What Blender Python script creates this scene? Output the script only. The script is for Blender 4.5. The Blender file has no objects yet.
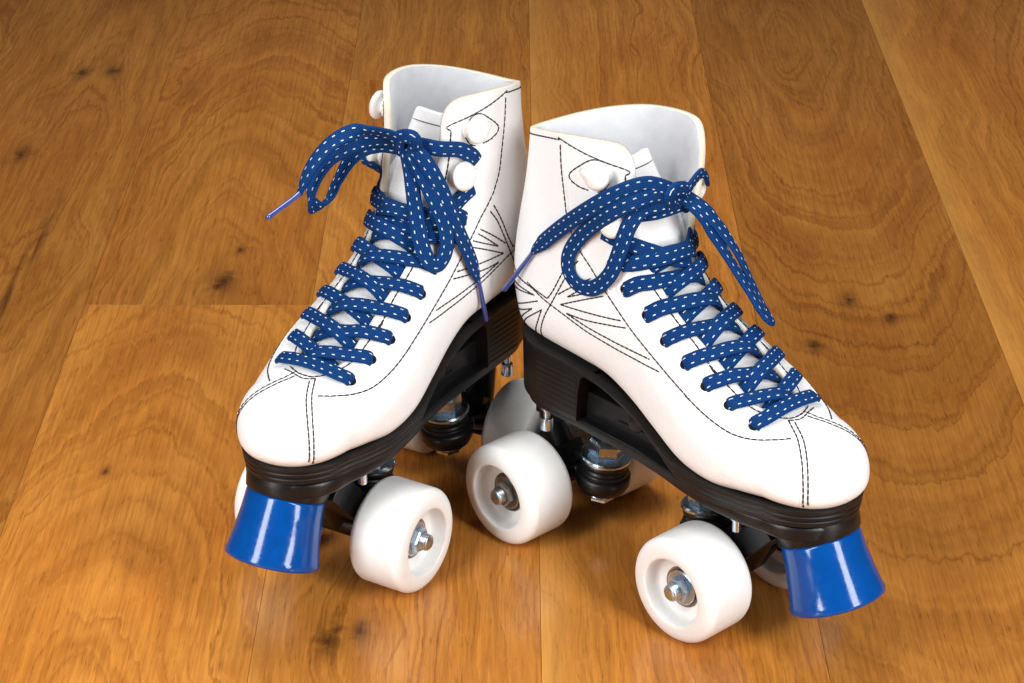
import bpy, bmesh, math, random
from mathutils import Vector, Matrix
from mathutils.bvhtree import BVHTree
# 1 Blender unit = 1 cm
PI = math.pi
scene = bpy.context.scene
scene.unit_settings.scale_length = 0.01
COL = scene.collection
rnd = random.Random(7)

CAM = (2418.9, 69.624, 0.46391)
BODY = {'R': (0, 0, 0, 0, 0, 0), 'L': (0.1683, -0.4972, 0.5687, 0.0072, 0.0021, 0.0288)}
POSE = {'R': (7.6143, 113.1697, -0.8252), 'L': (-5.7046, 118.0433, -2.1121)}
STITCH = [
 ('B', [(-4.23, -3.11, 23.68),(-4.14, -3.12, 22.46),(-3.9, -3.11, 20.98),(-3.69, -3.09, 19.73),(-3.34, -3.06, 18.92),(-2.97, -3.02, 18.36),(-1.26, -2.89, 16.65),(0.87, -2.94, 15.03),(3.11, -3.16, 13.94),(5.51, -3.41, 12.96),(5.27, -3.4, 13.04),(6.78, -3.44, 12.48),(8.2, -3.24, 12.05),(9.3, -2.74, 11.94),(10.19, -2.01, 12.01),(10.67, -1.52, 12.08)]),
 ('B', [(9.68, -0.64, 12.41),(10.82, -1.26, 12.11),(11.86, -2.05, 11.52),(12.48, -2.56, 10.4),(12.5, -2.54, 9.62),(12.42, -2.39, 9.32)]),
 ('B', [(9.94, -0.46, 12.36),(11.13, -1.14, 12.06),(12.04, -1.86, 11.52),(12.6, -2.36, 10.64),(12.7, -2.42, 9.79),(12.66, -2.33, 9.49)]),
 ('N', [(9.19, -1.02, 12.53),(9.48, -0.72, 12.46),(9.71, -0.28, 12.42),(9.69, 0.44, 12.42),(9.39, 1.17, 12.43)]),
 ('N', [(9.69, -0.69, 12.41),(9.95, -0.03, 12.36),(9.71, 0.95, 12.37),(9.6, 1.36, 12.34)]),
 ('B', [(0.76, -1.91, 17.7),(1.67, -1.78, 16.79),(2.98, -1.74, 15.79),(4.35, -1.77, 14.98),(5.88, -1.98, 14.05),(5.5, -1.92, 14.29),(7.01, -1.87, 13.46),(8.03, -1.74, 12.95),(8.7, -1.43, 12.68)]),
 ('B', [(-9.38, -1.53, 15.01),(-8.2, -2.35, 14.76),(-6.45, -2.95, 14.8),(-5.15, -3.07, 14.47),(-3.67, -3.04, 14.1),(-2.08, -3.05, 13.79),(-0.3, -3.09, 13.65),(1.52, -3.21, 13.63),(3.28, -3.28, 13.61)]),
 ('B', [(-3.75, -3.04, 14.32),(-2.08, -3.05, 14.07),(-0.32, -3.08, 13.98),(1.1, -3.14, 13.98),(2.49, -3.17, 13.98)]),
 ('B', [(-9.31, -1.57, 14.01),(-7.23, -2.74, 14.37),(-6.23, -2.99, 14.48)]),
 ('B', [(-9.24, -1.6, 13.62),(-7.23, -2.73, 14.22),(-6.23, -2.99, 14.48)]),
 ('B', [(-3.19, -3.05, 17.88),(-3.82, -3.1, 16.9),(-4.68, -3.1, 15.33),(-5.14, -3.09, 14.69)]),
 ('B', [(-2.9, -3.02, 17.62),(-3.49, -3.08, 16.88),(-4.16, -3.1, 15.71),(-4.79, -3.08, 14.6),(-5.42, -2.98, 13.59),(-6.08, -2.64, 12.41),(-6.55, -1.97, 11.56)]),
 ('B', [(-5.66, -3.01, 13.82),(-6.2, -2.78, 12.83),(-7.07, -1.99, 11.64),(-6.8, -1.98, 11.6)]),
 ('B', [(-5.14, -3.09, 14.69),(-5.7, -3.07, 14.79),(-6.94, -2.83, 14.94)]),
 ('B', [(-4.34, -3.09, 15.21),(-3.16, -3.05, 16.11),(-2.07, -2.95, 16.86)]),
 ('B', [(-3.66, -3.06, 15.29),(-2.51, -3.01, 16.19),(-1.89, -2.95, 16.65)]),
 ('B', [(-3.66, -3.06, 15.29),(-2.49, -3.02, 15.87),(-1.39, -2.92, 16.44)]),
 ('B', [(-4.18, -3.06, 14.67),(-2.47, -3.03, 15.54),(-1.13, -2.93, 16.18)]),
 ('B', [(-4.18, -3.06, 14.67),(-2.79, -3.04, 14.82),(-1.09, -3.03, 15.06),(0.16, -2.95, 15.25)]),
 ('B', [(-3.75, -3.04, 14.32),(-2.44, -3.05, 14.41),(-0.72, -3.04, 14.73),(0.56, -2.98, 14.99)]),
 ('B', [(-8.71, -1.88, 12.78),(-7.26, -2.71, 13.57),(-5.92, -3.03, 14.26)]),
 ('B', [(-8.59, -1.92, 12.52),(-7.66, -2.5, 12.97),(-6.51, -2.89, 13.56)]),
 ('B', [(-6.51, -2.89, 13.56),(-7.82, -2.35, 12.52),(-8.29, -1.96, 12.08)]),
 ('B', [(-5.62, -3.01, 13.85),(-7.19, -2.6, 12.69),(-8.08, -1.98, 11.92)]),
 ('B', [(-3.47, -3.1, 21.95),(-3.55, -3.1, 22.28),(-2.94, -3.04, 22.86),(-2.11, -2.88, 23.41),(-1.49, -2.66, 23.2),(-1.22, -2.54, 22.54),(-1.47, -2.64, 21.92),(-1.83, -2.78, 21.69)]),
 ('B', [(-0.98, -2.43, 20.79),(-0.79, -2.36, 20.38),(-0.81, -2.41, 19.94),(-1.01, -2.53, 19.52)]),
 ('B', [(-3.47, -3.1, 21.95),(-2.93, -3.03, 21.75),(-2.36, -2.93, 21.69)])]
EYES = [(8.86, -2.27, 12.36), (7.37, -2.49, 13.01), (5.93, -2.68, 13.61), (4.48, -2.66, 14.27), (2.96, -2.58, 14.99), (1.55, -2.47, 15.91), (0.09, -2.59, 16.9), (-0.89, -2.67, 17.88)]
HOOKS = [(-1.62, -2.71, 22.74), (-0.81, -2.38, 20.27)]
LACES = {'R': [
{'p': [(1.09, 0.32, 21.46), (1.19, -1.12, 22.4), (0.79, -2.08, 22.76), (-0.04, -3.0, 22.34), (-1.4, -3.6, 21.27), (-3.57, -3.59, 19.46), (-5.44, -3.36, 17.76), (-6.11, -3.22, 17.09)], 'aglet': [(-6.58, -3.14, 16.51), (-8.72, -2.9, 13.88)]},
{'p': [(1.06, 0.37, 21.27), (1.1, -1.31, 22.04), (0.7, -2.67, 21.94), (-0.41, -3.31, 21.12), (-2.15, -3.26, 19.6), (-3.3, -3.25, 18.1), (-3.44, -3.24, 16.97), (-2.74, -3.19, 16.34), (-1.61, -3.15, 16.55), (-0.57, -3.05, 17.66), (-0.05, -2.9, 19.13), (0.32, -2.67, 20.51), (0.66, -2.12, 21.32), (1.03, -1.21, 21.45), (0.99, 0.29, 21.22)]},
{'p': [(0.3, -1.88, 20.92), (0.87, -1.03, 21.01), (0.89, 0.7, 20.95)]},
{'p': [(1.02, 0.55, 21.31), (1.83, 0.9, 20.7), (2.54, 1.4, 19.34), (3.5, 1.7, 18.06), (4.56, 1.9, 16.85), (5.34, 2.0, 15.96), (5.51, 2.3, 15.47), (4.92, 2.8, 15.55), (3.96, 2.7, 16.89), (3.11, 2.4, 18.44), (2.37, 1.7, 19.91), (1.77, 1.1, 20.9), (0.92, 0.65, 21.37)]},
{'p': [(1.04, 0.23, 21.36), (1.01, 0.9, 21.76), (0.55, 1.9, 21.88), (0.22, 2.7, 21.83), (0.05, 3.2, 21.47), (-0.23, 3.6, 20.94)], 'w': 0.55},
{'p': [(1.05, -0.5, 21.19), (1.43, -0.79, 22.16), (1.26, 0.26, 21.97), (0.56, 1.2, 20.94), (0.42, 1.45, 20.3)], 'w': 0.8, 'th': 0.38},
{'p': [(-1.36, -2.82, 19.67), (-0.47, -2.63, 19.46), (0.45, -1.97, 19.12), (1.14, -0.92, 18.59), (1.56, 0.58, 17.92)]},
{'p': [(0.41, 1.81, 18.77), (1.19, 0.79, 18.52), (1.24, -0.73, 18.67), (0.62, -2.12, 18.45), (-0.2, -2.58, 18.2)]}],
'L': [
{'p': [(1.19, -0.69, 22.23), (1.2, -1.63, 21.67), (0.83, -2.36, 20.15), (0.23, -3.0, 17.81), (-0.57, -3.28, 15.9), (-1.3, -3.3, 14.21)], 'aglet': [(-1.52, -3.28, 13.7), (-2.54, -3.0, 11.29)]},
{'p': [(1.13, -0.46, 22.05), (1.24, -0.83, 20.61), (1.45, -1.2, 18.96), (2.05, -1.91, 17.65), (2.14, -2.46, 16.57), (1.67, -2.76, 16.23), (1.03, -2.84, 16.81), (0.88, -2.69, 17.98), (1.05, -2.25, 19.35), (1.21, -1.62, 20.67), (1.2, -0.82, 21.99)]},
{'p': [(1.06, -0.34, 22.0), (1.37, 0.5, 22.36), (2.87, 1.2, 22.55), (4.19, 1.9, 22.07), (5.24, 2.3, 21.13), (5.53, 2.5, 20.13), (4.72, 2.7, 19.22), (3.54, 2.8, 19.28), (2.98, 2.6, 20.2), (2.51, 2.0, 21.41), (1.48, 1.2, 21.96), (0.98, -0.1, 21.92)]},
{'p': [(1.12, -0.39, 22.25), (2.18, 0.1, 23.11), (3.83, 0.6, 23.67), (5.11, 1.3, 23.29), (6.18, 1.8, 22.29), (6.9, 2.0, 21.19), (7.08, 2.0, 20.97)], 'aglet': [(7.49, 2.0, 20.96), (9.6, 2.1, 20.62)]},
{'p': [(1.04, -0.34, 22.21), (0.82, -1.13, 22.26), (0.29, -2.01, 22.06), (-0.67, -2.61, 21.81), (-1.42, -2.86, 21.27), (-1.83, -2.84, 20.84)]},
{'p': [(-1.59, -2.8, 19.38), (-0.73, -2.68, 19.09), (0.26, -2.46, 18.6), (1.02, -1.84, 18.16), (1.69, -0.71, 17.9), (1.63, 0.94, 17.71)]},
{'p': [(-0.07, 3.2, 20.12), (-0.16, 2.05, 19.66), (0.1, 2.1, 18.76), (1.14, 0.94, 18.62), (1.51, -0.28, 18.31), (1.23, -1.66, 18.03)], 'w': 0.55},
{'p': [(1.06, 0.1, 21.68), (1.54, -0.38, 22.73), (1.58, -1.23, 22.93), (1.07, -1.05, 21.94)], 'w': 0.8, 'th': 0.38}]}
BOARD_X = [-88, -73.2, -58.3, -43.3, -28.35, -13.3, 1.5, 16.0, 31.3, 46.2, 61, 76, 91]
JOINTS = {4: [144.6], 5: [187.1], 2: [120, 230], 8: [250]}
GRAIN = {(4, 0): (-21.5, 88, .20, 1.81), (4, 1): (-19.6, 148.1, .22, 1.89), (3, 0): (-34, 168, .13, 1.89), (5, 0): (-17, 100, .13, 1.74), (5, 1): (-22, 190, .08, 1.59), (6, 0): (34, 120, .06, 1.30), (7, 0): (23.5, 196, .22, 1.67), (8, 0): (54, 175, .30, 1.89), (2, 1): (-48, 150, .15, 1.74)}
TONES = {(3, 0): .86, (4, 0): 1.15, (4, 1): .94, (5, 0): 1.0, (5, 1): .88, (6, 0): 1.02, (7, 0): .78, (8, 0): 1.04, (2, 1): .85, (9, 0): .85}
SAPWOOD = [(1.5, 1.6, .45), (31.3, 1.8, .42), (-13.3, .5, .25)]
KNOTS = [(-37.3, 171.0, .55, .05), (-35.5, 188.8, .5, .04), (-33.0, 189.2, .5, .03), (-19.6, 148.1, .75, .07), (22.4, 145.3, .4, .06), (19.4, 138.6, .45, .05), (24.8, 142.6, .3, .03), (-9.4, 104.9, .8, .05), (-7.9, 105.6, .5, .03), (-18.9, 153.4, .3, .04), (-23.6, 122.3, .22, .02)]

# ------------------------------------------------------------------ node helpers
class NT:
    def __init__(s, name):
        s.m = bpy.data.materials.new(name); s.m.use_nodes = True
        s.t = s.m.node_tree; s.b = s.t.nodes['Principled BSDF']
    def n(s, kind, **kw):
        nd = s.t.nodes.new(kind)
        for k, v in kw.items(): setattr(nd, k, v)
        return nd
    def l(s, a, b): s.t.links.new(a, b)
    def val(s, sock, v):
        if hasattr(v, 'default_value') or hasattr(v, 'is_linked'): s.l(v, sock)
        else: sock.default_value = v
    def math(s, op, a, b=None, c=None, clamp=False):
        nd = s.n('ShaderNodeMath', operation=op, use_clamp=clamp)
        s.val(nd.inputs[0], a)
        if b is not None: s.val(nd.inputs[1], b)
        if c is not None: s.val(nd.inputs[2], c)
        return nd.outputs[0]
    def vmul(s, v, k):
        nd = s.n('ShaderNodeVectorMath', operation='MULTIPLY'); s.l(v, nd.inputs[0]); nd.inputs[1].default_value = k
        return nd.outputs[0]
    def vadd(s, a, b):
        nd = s.n('ShaderNodeVectorMath', operation='ADD'); s.l(a, nd.inputs[0]); s.l(b, nd.inputs[1]); return nd.outputs[0]
    def noise(s, vec, scale, detail=2, rough=.5, dist=0):
        nd = s.n('ShaderNodeTexNoise'); s.l(vec, nd.inputs['Vector'])
        nd.inputs['Scale'].default_value = scale; nd.inputs['Detail'].default_value = detail
        nd.inputs['Roughness'].default_value = rough; nd.inputs['Distortion'].default_value = dist
        return nd.outputs['Fac']
    def ramp(s, f, stops, interp='LINEAR'):
        nd = s.n('ShaderNodeValToRGB'); nd.color_ramp.interpolation = interp
        e = nd.color_ramp.elements
        while len(e) < len(stops): e.new(.5)
        for el, (p, c) in zip(e, stops):
            el.position = p; el.color = (c, c, c, 1) if not hasattr(c, '__len__') else (*c, 1)
        s.l(f, nd.inputs[0]); return nd.outputs[0]
    def mix(s, f, a, b, mode='MIX'):
        nd = s.n('ShaderNodeMix', data_type='RGBA', blend_type=mode)
        s.val(nd.inputs[0], f)
        for k, v in ((6, a), (7, b)):
            if hasattr(v, '__len__'): nd.inputs[k].default_value = (*v, 1)
            else: s.l(v, nd.inputs[k])
        return nd.outputs[2]
    def maprange(s, v, a, b, c=0, d=1):
        nd = s.n('ShaderNodeMapRange'); s.l(v, nd.inputs[0])
        for i, x in enumerate((a, b, c, d)): nd.inputs[i+1].default_value = x
        return nd.outputs[0]
    def bump(s, h, strength, dist):
        nd = s.n('ShaderNodeBump'); nd.inputs['Strength'].default_value = strength; nd.inputs['Distance'].default_value = dist
        s.l(h, nd.inputs['Height']); s.l(nd.outputs[0], s.b.inputs['Normal'])
    def set(s, **kw):
        names = dict(base='Base Color', rough='Roughness', metal='Metallic', spec='Specular IOR Level', coat='Coat Weight', coatr='Coat Roughness',
                     sss='Subsurface Weight', sssr='Subsurface Radius', ssss='Subsurface Scale', sheen='Sheen Weight')
        for k, v in kw.items():
            i = s.b.inputs[names[k]]
            if k == 'base' and isinstance(v, tuple): i.default_value = (*v, 1)
            else: s.val(i, v)
        return s
    def obj(s): return s.n('ShaderNodeTexCoord').outputs['Object']

def mat_leather(name, col, bump=.18, rough=.4, scale=3.2):
    k = NT(name); o = k.obj()
    n1 = k.noise(o, .35, 3); n2 = k.noise(o, 9, 3, .6)
    v = k.n('ShaderNodeTexVoronoi'); v.feature = 'DISTANCE_TO_EDGE'; k.l(o, v.inputs['Vector']); v.inputs['Scale'].default_value = scale*2.2
    h = k.math('ADD', k.math('MULTIPLY', v.outputs[0], .5), k.math('MULTIPLY', n2, .6))
    w_ = k.n('ShaderNodeTexNoise'); k.l(k.vmul(o, (1.3, .28, .75)), w_.inputs['Vector']); w_.inputs['Scale'].default_value = .8
    w_.inputs['Detail'].default_value = 2; w_.inputs['Distortion'].default_value = 1.4
    cr = k.math('ABSOLUTE', k.math('SUBTRACT', w_.outputs['Fac'], .5))
    cr = k.math('MULTIPLY', k.maprange(cr, 0, .06), .75)
    h2 = k.math('ADD', k.math('ADD', h, cr), k.math('MULTIPLY', k.noise(o, .8, 2), 2.5))
    k.set(base=k.mix(k.maprange(n1, .35, .7), col, tuple(c*.95 for c in col)), rough=k.maprange(n2, .3, .7, rough-.06, rough+.08), spec=.45)
    k.bump(h2, bump, .09)
    return k.m
def mat_simple(name, col, rough=.4, metal=0, bump=0, bscale=8, spec=.5, coat=0, var=.12):
    k = NT(name); o = k.obj()
    n = k.noise(o, 1.3, 4, .6); n2 = k.noise(o, bscale, 3, .6)
    k.set(base=k.mix(k.maprange(n, .3, .7), tuple(c*(1-var) for c in col), tuple(min(1, c*(1+var)) for c in col)),
          rough=k.maprange(n2, .3, .7, max(.02, rough-.06), rough+.08), metal=metal, spec=spec, coat=coat, coatr=.08)
    if bump: k.bump(n2, bump, .05)
    return k.m
def mat_lace():
    k = NT('woven_lace'); uv = k.n('ShaderNodeUVMap').outputs[0]
    sx = k.n('ShaderNodeSeparateXYZ'); k.l(uv, sx.inputs[0]); u, v = sx.outputs[0], sx.outputs[1]
    # v: -1..1 across the face
    def row(c, ph):
        d = k.math('LESS_THAN', k.math('ABSOLUTE', k.math('SUBTRACT', k.math('ABSOLUTE', v), c)), .065)
        f = k.math('FRACT', k.math('ADD', k.math('MULTIPLY', u, 1.95), ph))
        return k.math('MULTIPLY', d, k.math('LESS_THAN', f, .30))
    side = k.math('GREATER_THAN', v, 0)
    flecks = row(.50, k.math('MULTIPLY', side, .45))
    weave = k.math('SINE', k.math('MULTIPLY', k.math('ADD', k.math('MULTIPLY', u, 1.0), k.math('MULTIPLY', k.math('ABSOLUTE', v), .30)), 46.0))
    ribs = k.math('SINE', k.math('MULTIPLY', v, 24.0))
    h = k.math('ADD', k.math('MULTIPLY', weave, .5), k.math('MULTIPLY', ribs, .7))
    n = k.noise(k.obj(), 1.2, 3)
    blue = k.mix(k.maprange(h, -1.1, 1.1), (.0005, .022, .092), (.0012, .058, .210))
    blue = k.mix(k.maprange(n, .3, .7), blue, k.mix(.75, blue, (.0010, .034, .175)))
    k.set(base=k.mix(flecks, blue, (.72, .78, .82)), rough=.7, spec=.15, sheen=0)
    k.bump(h, .7, .04)
    return k.m
def mat_wheel():
    k = NT('white_urethane'); o = k.obj()
    n = k.noise(o, 2.2, 4, .6); n2 = k.noise(o, 14, 3, .6)
    k.set(base=k.mix(k.maprange(n, .35, .75), (.86, .86, .85), (.83, .825, .81)), rough=k.maprange(n2, .3, .7, .30, .42), spec=.5,
          sss=.10, ssss=.15)
    k.b.inputs['Subsurface Radius'].default_value = (1, .8, .6)
    k.bump(n2, .06, .03)
    return k.m
def mat_floor():
    k = NT('oak_boards'); o = k.obj()
    at = k.n('ShaderNodeAttribute', attribute_name='board'); off = at.outputs['Vector']; tone = at.outputs['Alpha']
    p = k.vadd(o, k.vmul(off, (70, 300, 0)))
    sp = k.n('ShaderNodeSeparateXYZ'); k.l(o, sp.inputs[0]); X, Y = sp.outputs[0], sp.outputs[1]
    gr = k.n('ShaderNodeAttribute', attribute_name='grain'); gs = k.n('ShaderNodeSeparateXYZ'); k.l(gr.outputs['Vector'], gs.inputs[0])
    xc, y0, sl = gs.outputs[0], gs.outputs[1], gs.outputs[2]; lam = gr.outputs['Alpha']
    # growth rings: a board cut from a leaning cone of rings, so long nested arches
    dx = k.math('SUBTRACT', X, xc); dy = k.math('MULTIPLY', k.math('SUBTRACT', Y, y0), sl)
    warp = k.math('MULTIPLY', k.math('SUBTRACT', k.noise(k.vmul(p, (.13, .045, 1)), 1, 2, .5), .5), 7.5)
    warp2 = k.math('MULTIPLY', k.math('SUBTRACT', k.noise(k.vmul(p, (.55, .16, 1)), 1, 3, .6), .5), .95)
    dx = k.math('ADD', dx, warp)
    f = k.math('SQRT', k.math('ADD', k.math('ADD', k.math('MULTIPLY', dx, dx), k.math('MULTIPLY', dy, dy)), .6))
    f = k.math('ADD', f, warp2)
    knotmask = None
    for (kx, ky, r, amp) in KNOTS:
        r *= 1.45; wob = k.math('MULTIPLY', k.math('SUBTRACT', k.noise(o, .9, 3, .6), .5), 1.6)
        dx = k.math('ADD', wob, k.math('MULTIPLY', k.math('SUBTRACT', X, kx), 1/r)); dy = k.math('ADD', wob, k.math('MULTIPLY', k.math('SUBTRACT', Y, ky), .50/r))
        d2 = k.math('ADD', k.math('MULTIPLY', dx, dx), k.math('MULTIPLY', dy, dy))
        g = k.math('EXPONENT', k.math('MULTIPLY', d2, -.045))
        f = k.math('ADD', f, k.math('MULTIPLY', g, amp))
        c = k.math('EXPONENT', k.math('MULTIPLY', k.math('POWER', d2, .7), -1.5))
        knotmask = c if knotmask is None else k.math('MAXIMUM', knotmask, c)
    fine = k.noise(k.vmul(p, (4.5, .28, 1)), 1, 3, .65)
    f = k.math('ADD', f, k.math('MULTIPLY', fine, .36))
    f = k.math('DIVIDE', f, lam)
    def band(scale, detail, seed):
        nd = k.n('ShaderNodeTexNoise', noise_dimensions='1D'); k.l(k.math('ADD', k.math('MULTIPLY', f, scale), seed), nd.inputs['W'])
        nd.inputs['Detail'].default_value = detail; nd.inputs['Roughness'].default_value = .6; return nd.outputs[0]
    ring = k.math('FRACT', k.math('ADD', f, k.math('MULTIPLY', band(.7, 1, 9), 1.6)))
    late = k.ramp(ring, [(0, .50), (.05, .10), (.32, .0), (.62, .30), (.92, .85), (1, .50)])
    late = k.math('MULTIPLY', late, k.maprange(band(.55, 2, 3), .36, .62, .25, 1.0))
    broad = k.maprange(band(.22, 3, 20), .34, .66)
    fade = k.maprange(k.noise(k.vmul(p, (.10, .035, 1)), 1, 3, .6), .36, .58, .28, 1.0)
    late = k.math('MULTIPLY', late, fade)
    late = k.math('ADD', k.math('MULTIPLY', late, .72), k.math('MULTIPLY', broad, .42))
    fib = k.noise(k.vmul(p, (5.0, .13, 1)), 1, 5, .7)
    pores = k.maprange(k.noise(k.vmul(p, (9, .60, 1)), 1, 2, .5), .60, .68)
    pores = k.math('MULTIPLY', pores, k.maprange(late, 0, .8, .25, 1))
    blotch = k.noise(k.vmul(p, (.16, .05, 1)), 1, 4, .6)
    fleck = k.maprange(k.noise(k.vmul(p, (1.6, .55, 1)), 1, 2, .5, 1.2), .60, .68)
    light = k.mix(k.maprange(blotch, .3, .7), (.500, .172, .024), (.650, .270, .048))
    dark = k.mix(k.maprange(blotch, .3, .7), (.150, .038, .004), (.235, .066, .009))
    c = k.mix(k.math('MULTIPLY', late, .76), light, dark)
    c = k.mix(k.math('MULTIPLY', k.maprange(fib, .42, .68), .50), c, (.200, .058, .006))
    c = k.mix(k.math('MULTIPLY', fleck, .16), c, (.62, .27, .045))
    c = k.mix(k.math('MULTIPLY', pores, .60), c, (.095, .026, .004))
    c = k.mix(k.math('MULTIPLY', knotmask, .92), c, (.040, .013, .005))
    # pale sapwood along two board edges, and a dark mineral streak in the board at far left
    for (xe, wd, am) in SAPWOOD:
        e_ = k.math('SUBTRACT', k.math('ADD', X, k.math('MULTIPLY', k.math('SUBTRACT', warp, .0), .10)), xe)
        m_ = k.math('MULTIPLY', k.math('GREATER_THAN', k.math('SUBTRACT', X, xe), 0), k.math('EXPONENT', k.math('MULTIPLY', k.math('ABSOLUTE', e_), -1/wd)))
        c = k.mix(k.math('MULTIPLY', m_, am), c, (.70, .36, .085))
    xs = k.math('ADD', k.math('MULTIPLY', k.math('SUBTRACT', Y, 148), .035), k.math('ADD', k.math('MULTIPLY', warp, .06), -33.6))
    d_ = k.math('MULTIPLY', k.math('SUBTRACT', X, xs), 1.9)
    m_ = k.math('EXPONENT', k.math('MULTIPLY', k.math('MULTIPLY', d_, d_), -1))
    m_ = k.math('MULTIPLY', m_, k.math('MULTIPLY', k.maprange(Y, 122, 134), k.maprange(Y, 166, 156)))
    m_ = k.math('MULTIPLY', m_, k.maprange(k.noise(k.vmul(p, (1.6, .10, 1)), 1, 3, .6), .38, .58))
    c = k.mix(k.math('MULTIPLY', m_, .75), c, (.060, .018, .005))
    sc = k.n('ShaderNodeCombineXYZ')
    for i in range(3): k.l(tone, sc.inputs[i])
    c = k.mix(1.0, c, sc.outputs[0], 'MULTIPLY')
    k.set(base=c, rough=k.maprange(fib, .3, .7, .17, .29), spec=.40)
    h = k.math('SUBTRACT', k.math('MULTIPLY', fib, .5), k.math('ADD', k.math('MULTIPLY', pores, .7), k.math('MULTIPLY', late, .25)))
    k.bump(h, .22, .03)
    return k.m

M_white = mat_leather('white_leather', (.88, .885, .89), .14)
M_tongue = mat_leather('tongue_leather', (.85, .855, .86), .15)
M_lining = mat_simple('grey_lining', (.76, .77, .80), .9, bump=.25, bscale=20, spec=.15, var=.05)
M_rim = mat_simple('cream_cut_edge', (.76, .68, .54), .7, bump=.2, spec=.2, var=.08)
M_thread = mat_simple('dark_thread', (.030, .020, .018), .75, spec=.2)
M_black = mat_simple('black_sole_rubber', (.0075, .0065, .0065), .42, bump=.10, bscale=14, spec=.36, var=.3)
M_nylon = mat_simple('black_nylon', (.006, .006, .007), .34, bump=.08, bscale=12, spec=.38, var=.3)
M_rubber = mat_simple('black_cushion_rubber', (.006, .006, .0065), .36, bump=.05, spec=.38, var=.3)
M_steel = mat_simple('zinc_steel', (.64, .77, .90), .20, 1, bump=.02, bscale=6, var=.08)
M_nut = mat_simple('plated_nut', (.54, .66, .78), .30, 1, bump=.04, bscale=9, var=.15)
M_darksteel = mat_simple('dull_steel', (.32, .32, .32), .34, 1, bump=.1, bscale=12, var=.3)
M_blue = mat_simple('blue_glossy_rubber', (.0008, .062, .290), .12, bump=.012, bscale=5, spec=.5, var=.10)
M_hook = mat_simple('white_plastic', (.80, .79, .77), .34, spec=.45, var=.03)
M_hole_shade = mat_simple('hole_shade', (.010, .009, .010), .9, spec=.1)
M_lace = mat_lace()
M_aglet = NT('clear_blue_aglet').set(base=(.035, .06, .26), rough=.12, spec=.6, coat=.6).m
M_wheel = mat_wheel()
M_floor = mat_floor()

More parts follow.
